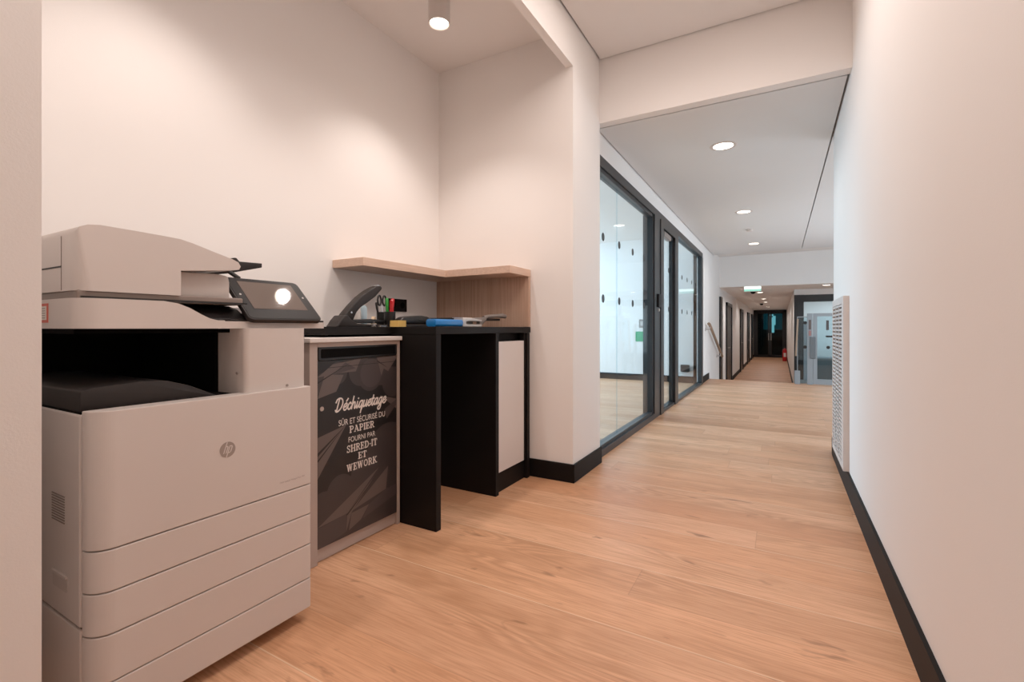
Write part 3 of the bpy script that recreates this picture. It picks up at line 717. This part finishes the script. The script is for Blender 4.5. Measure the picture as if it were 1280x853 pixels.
# ------------------------------------------------------------------ black counter and cabinet, shelf
W = thing('counter', 'black counter with end panel, running along the alcove back wall', 'counter', (-1.85, 2.3, 0))
MB().prism([(-2.249, 1.41), (-1.75, 1.41), (-1.75, 1.82), (-1.46, 1.82), (-1.46, 2.825), (-2.249, 2.825)], 'z', .968, 1.005, bev=.0015, seg=1).build('worktop', 'lam_black', W)
MB().box(-2.24, -1.46, 1.822, 1.860, 0, .968, bev=.0015, seg=1).build('end_panel', 'lam_black', W)
C = thing('base_cabinet', 'black base cabinet with a white door under the right end of the counter', 'cabinet', (-1.85, 2.6, 0))
MB().box(-2.24, -1.46, 2.378, 2.412, 0, .967).build('side_panel', 'lam_black', C)
MB().box(-2.24, -1.46, 2.775, 2.810, 0, .967).build('side_panel', 'lam_black', C)
MB().box(-2.24, -1.53, 2.412, 2.775, .12, .966).build('carcass', 'lam_black', C)
MB().box(-1.60, -1.485, 2.412, 2.775, 0, .118).build('plinth', 'lam_black', C)
MB().box(-1.525, -1.472, 2.416, 2.752, .125, .915, bev=.002).build('door', 'lam_white', C)
MB().box(-1.50, -1.472, 2.752, 2.775, .125, .966).build('filler_strip', 'lam_black', C)

H = thing('corner_shelf', 'light oak L-shaped corner shelf with side panel above the black counter', 'shelf', (-2.0, 2.4, 1.0))
MB().prism([(-2.25, 1.86), (-2.0, 1.86), (-1.985, 2.575), (-1.466, 2.56), (-1.466, 2.838), (-2.25, 2.838)], 'z', 1.345, 1.392, bev=.0015, seg=1).build('shelf_board', 'oak', H)
MB().box(-2.25, -1.468, 2.812, 2.838, 1.006, 1.345, bev=.001, seg=1).build('side_panel', 'oak_v', H)
o = thing('wall_socket', 'black double wall socket under the corner shelf', 'socket', (-2.25, 2.40, 1.1))
B(-2.25, -2.238, 2.30, 2.475, 1.11, 1.195, bev=.003).build('plate', 'gloss', o)
for y in (2.345, 2.43): MB().cyl((-2.2375, y, 1.152), .021, .002, 'x', 24).build('outlet', 'matte', o)

# ------------------------------------------------------------------ things on the counter
ZT = 1.0055
s = thing('heavy_duty_stapler', 'big charcoal heavy-duty stapler with raised lever at the left end of the counter', 'stapler', (-1.9, 1.73, ZT))
MB().prism([(1.560, ZT), (1.568, 1.012), (1.586, 1.036), (1.613, 1.062), (1.632, 1.062), (1.655, 1.042), (1.694, 1.022), (1.80, 1.018), (1.908, 1.017), (1.915, ZT)], 'x', -1.94, -1.86, bev=.006, seg=3).build('base', 'dark', s, True)
MB().prism([(1.62, 1.055), (1.632, 1.072), (1.679, 1.118), (1.728, 1.160), (1.779, 1.194), (1.842, 1.226), (1.868, 1.228), (1.88, 1.219), (1.876, 1.207), (1.831, 1.166), (1.768, 1.127), (1.728, 1.104), (1.703, 1.079), (1.679, 1.036), (1.655, 1.038)], 'x', -1.925, -1.875, bev=.007, seg=3).build('lever', 'dark', s, True)
MB().prism([(1.66, 1.024), (1.68, 1.042), (1.80, 1.047), (1.905, 1.041), (1.905, 1.024)], 'x', -1.918, -1.882, bev=.003).build('magazine', 'black', s, True)
MB().cyl((-1.874, 1.665, 1.077), .005, .004, 'x', 14).build('pin', 'chrome', s)
MB().box(-1.915, -1.885, 1.845, 1.870, 1.226, 1.230).build('tip_plate', 'chrome', s)

o = thing('sanitizer_bottle', 'short wide white bottle beneath the raised stapler lever', 'bottle', (-1.99, 1.797, ZT))
MB().lathe((-1.99, 1.797, ZT), [(0, 0), (.026, 0), (.028, .006), (.028, .085), (.02, .102), (.012, .106), (0, .106)], 24).build('body', 'paper', o, True)
MB().lathe((-1.99, 1.797, ZT), [(.0135, .106), (.0135, .122), (0, .122)], 20).build('cap', 'white', o, True)
o['label'] = 'short wide white bottle beneath the raised stapler lever'
o = thing('sanitizer_bottle', 'slim pale blue bottle with white cap beside the stapler lever', 'bottle', (-1.985, 1.850, ZT))
MB().lathe((-1.985, 1.850, ZT), [(0, 0), (.016, 0), (.0175, .004), (.0175, .10), (.013, .112), (.008, .117), (0, .117)], 24).build('body', 'lblue', o, True)
MB().lathe((-1.985, 1.850, ZT), [(.0095, .117), (.008, .145), (0, .147)], 20).build('cap', 'paper', o, True)
o = MB().lathe((0, 0, -.009), [(.016, 0), (.029, 0), (.029, .018), (.016, .018), (.016, 0)], 28).xform(Matrix.Translation((-1.985, 1.922, ZT+.029)) @ Matrix.Rotation(R(35), 4, 'Z') @ Matrix.Rotation(R(90), 4, 'Y')).build('tape_roll', 'beige', None, True); tag(place(o), 'beige roll of tape standing behind the stapler magazine', 'tape')
o = MB().prism([(1.775, ZT), (1.795, ZT), (1.790, 1.020), (1.780, 1.020)], 'x', -1.85, -1.835, bev=.001).tube([(-1.842, 1.782, 1.020), (-1.842, 1.778, 1.030), (-1.842, 1.790, 1.031), (-1.842, 1.788, 1.020)], .0012, 6).build('binder_clip', 'chrome'); tag(place(o), 'small silver binder clip in front of the stapler magazine', 'clip')
o = MB().prism(rrect(-1.83, -1.815, 1.805, 1.85, .003), 'z', ZT, ZT+.007).build('metal_sharpener', 'chrome'); tag(place(o), 'small flat silver metal piece lying left of the pen cup', 'sharpener')

def cup(x, y, r, h, label):
    o = MB().lathe((x, y, ZT), [(0, 0), (r*.96, 0), (r, .004), (r, h), (r*.92, h), (r*.90, .006), (0, .006)], 32).build('pen_cup', 'black', None, True)
    return tag(place(o), label, 'cup')
cup(-1.88, 1.940, .031, .083, 'front black pen cup holding red and green pens')
cup(-2.00, 2.000, .030, .085, 'rear black pen cup holding scissors behind the red pens')
def pen(x, y, dx, dy, z0, z1, r, mat, label, capmat=None):
    d = Vector((dx, dy, z1-z0)); p0 = Vector((x, y, z0))
    t = thing('pen', label, 'pen', (x, y, z0))
    MB().tube([p0, p0+d*.05, p0+d*.72], [r*.3, r, r], 12).build('barrel', mat, t, True)
    MB().tube([p0+d*.70, p0+d*.96, p0+d], [r*1.15, r*1.1, r*.6], 12).build('cap', capmat or mat, t, True)
pen(-1.882, 1.926, -.005, -.002, 1.013, 1.165, .008, 'greenp', 'green pen standing in the front pen cup')
pen(-1.868, 1.936, .002, .004, 1.013, 1.155, .0105, 'redp', 'thicker red marker in the front pen cup, right of the green pen')
pen(-1.888, 1.960, .0, .010, 1.013, 1.165, .009, 'redp', 'rightmost red pen in the front pen cup')
pen(-2.0, 1.985, -.0, -.030, 1.013, 1.145, .006, 'black', 'black pen leaning left out of the rear pen cup')
sc = thing('scissors', 'black-handled scissors standing in the rear pen cup', 'scissors', (-2.0, 1.99, 1.013))
for s_ in (-1, 1):
    MB().prism([(2.0-.006*s_, 1.013), (2.0+.004*s_, 1.013), (2.0+.012*s_, 1.13), (2.0-.002*s_, 1.13)], 'x', -2.0-.002+.001*s_, -2.0+.001*s_).build('blade', 'chrome', sc)
    c_ = (2.0+.0195*s_, 1.157)
    MB().tube([(-2.0, c_[0]+.0135*math.cos(k*math.pi/9), c_[1]+.028*math.sin(k*math.pi/9)) for k in range(18)], .0055, 8, True).build('handle', 'black', sc, True)

m = MB()
m.box(-1.745, -1.69, 1.802, 1.862, ZT, 1.020).box(-1.7445, -1.6905, 1.8025, 1.8615, 1.0205, 1.038)
np_ = m.build('note_pad', 'yellow'); tag(place(np_), 'small tan-yellow note pad stack near the counter edge', 'note pad')

k = thing('desk_stapler', 'low black desk stapler lying between the yellow note pad and blue paper cutter', 'stapler', (-1.8, 2.06, ZT))
MB().prism([(1.915, ZT), (2.215, ZT), (2.215, 1.014), (1.925, 1.018)], 'x', -1.835, -1.785, bev=.003).build('base', 'black', k, True)
MB().prism([(1.912, 1.022), (1.93, 1.048), (1.955, 1.060), (2.01, 1.066), (2.10, 1.071), (2.15, 1.066), (2.19, 1.052), (2.212, 1.030), (2.215, 1.020)], 'x', -1.835, -1.785, bev=.008, seg=3).build('arm', 'black', k, True)
MB().prism([(1.93, 1.016), (1.93, 1.026), (2.2, 1.024), (2.2, 1.014)], 'x', -1.822, -1.798).build('magazine', 'mgrey', k)

t = thing('paper_cutter', 'blue and grey paper cutter with lever handle at the right of the counter', 'paper cutter', (-1.65, 2.3, ZT))
MB().box(-1.86, -1.60, 2.24, 2.66, 1.046, 1.060, bev=.002).box(-1.84, -1.80, 2.27, 2.31, ZT, 1.046).box(-1.84, -1.80, 2.54, 2.58, ZT, 1.046).build('cutting_board', 'dark', t)
MB().prism(rrect(-1.61, -1.545, ZT+.001, 1.046, .014), 'y', 1.925, 2.17, bev=.002).build('blue_rail', 'blue', t, True)
MB().prism([(2.165, ZT+.001), (2.165, 1.046), (2.172, 1.056), (2.26, 1.056), (2.32, 1.050), (2.36, 1.046), (2.36, 1.038), (2.24, 1.040), (2.20, 1.036), (2.195, 1.026), (2.205, 1.020), (2.36, 1.020), (2.36, ZT+.001)], 'x', -1.612, -1.545, bev=.002).build('end_bracket', 'lgrey', t, True)
MB().prism(rrect(2.20, 2.365, 1.008, 1.046, .012), 'x', -1.66, -1.615).build('clamp_bar', 'mgrey', t, True)
MB().prism([(2.28, 1.040), (2.29, 1.058), (2.45, 1.066), (2.455, 1.048), (2.42, 1.030), (2.40, 1.012), (2.375, 1.012), (2.38, 1.04)], 'x', -1.60, -1.572, bev=.003).build('blade_arm', 'mgrey', t, True)
MB().tube([(-1.585, 2.44, 1.060), (-1.58, 2.47, 1.070), (-1.575, 2.58, 1.076), (-1.57, 2.64, 1.078), (-1.57, 2.675, 1.074)], [.014, .011, .012, .016, .013], 14).build('lever_grip', 'mgrey', t, True)
MB().box(-1.62, -1.55, 2.165, 2.26, 1.056, 1.058).build('paper_scale', 'paper', t)

# ------------------------------------------------------------------ lights
def spot(loc, energy, col, ang, blend, r=.05, rot=(0, 0, 0)):
    l = bpy.data.lights.new('spot', 'SPOT'); l.energy = energy; l.color = col; l.spot_size = R(ang); l.spot_blend = blend; l.shadow_soft_size = r
    o = bpy.data.objects.new('lamp_beam', l); o.location = loc; o.rotation_euler = rot; COL.objects.link(o)
def area(loc, sx, sy, energy, col, rot=(0, 0, 0)):
    l = bpy.data.lights.new('area', 'AREA'); l.shape = 'RECTANGLE'; l.size = sx; l.size_y = sy; l.energy = energy; l.color = col
    o = bpy.data.objects.new('soft_light', l); o.location = loc; o.rotation_euler = rot; COL.objects.link(o)
warm = (1, .875, .81); neut = (1, 1, 1); cool = (.66, .85, 1.0)
spot((-1.706, 2.156, 2.742), 34, warm, 110, .62, .045)
spot((-1.706, .90, 2.742), 27, warm, 110, .62, .045)
for y in (.7, 2.3): spot((-.40, y, 2.96), 32, (1, .86, .79), 165, .6, .10)  # unseen spots added to light the near corridor
area((-.40, 1.4, 2.95), 1.2, 2.8, 20, (1, .86, .79))  # added soft fill for ambient light, no fixture
for y in (4.28, 6.84, 9.52): spot((-.41, y, 2.50), 13, neut, 160, .6, .08)
for y in (12.9, 14.08, 17.28, 19.48, 22, 24.08, 26.5): spot((-.46, y, 1.92), 32, (1, .94, .9), 165, .6, .08)  # spots between the downlights are extra, without fixtures
spot((.88, 12.33, 1.92), 18, neut, 150, .8, .08)
# area lights standing in for daylight: glazed room, right opening, office behind the lift
area((-5.4, 6.2, 1.5), 2.2, 5.0, 210, cool, (0, R(-90), 0))
area((-3.4, 6.2, 2.64), 3.0, 4.5, 60, (.66, .85, 1), (0, 0, 0))  # added cool fill below the room ceiling, no fixture
area((3.2, 7.6, 1.2), 2.0, 4.5, 150, (.68, .85, 1), (0, R(100), 0))  # added cool light for the right opening, no window there
area((1.9, 15.2, 1.9), 2.0, 2.6, 50, (.84, .93, 1))
w = bpy.data.worlds.new('world'); S.world = w; w.use_nodes = True
w.node_tree.nodes['Background'].inputs[0].default_value = (1, .92, .86, 1); w.node_tree.nodes['Background'].inputs[1].default_value = .05

# ------------------------------------------------------------------ camera
TH = math.atan2(335, 590)
cd = bpy.data.cameras.new('camera'); cam = bpy.data.objects.new('camera', cd); COL.objects.link(cam)
cam.location = (0, 0, 1.0); cam.rotation_euler = (R(90), 0, TH)
cd.sensor_width = 36; cd.lens = 590/1280*36; cd.shift_y = -16.5/1280; cd.clip_start = .02
S.camera = cam
S.view_settings.view_transform = 'Standard'; S.view_settings.look = 'None'; S.view_settings.exposure = .08; S.view_settings.gamma = 1.12
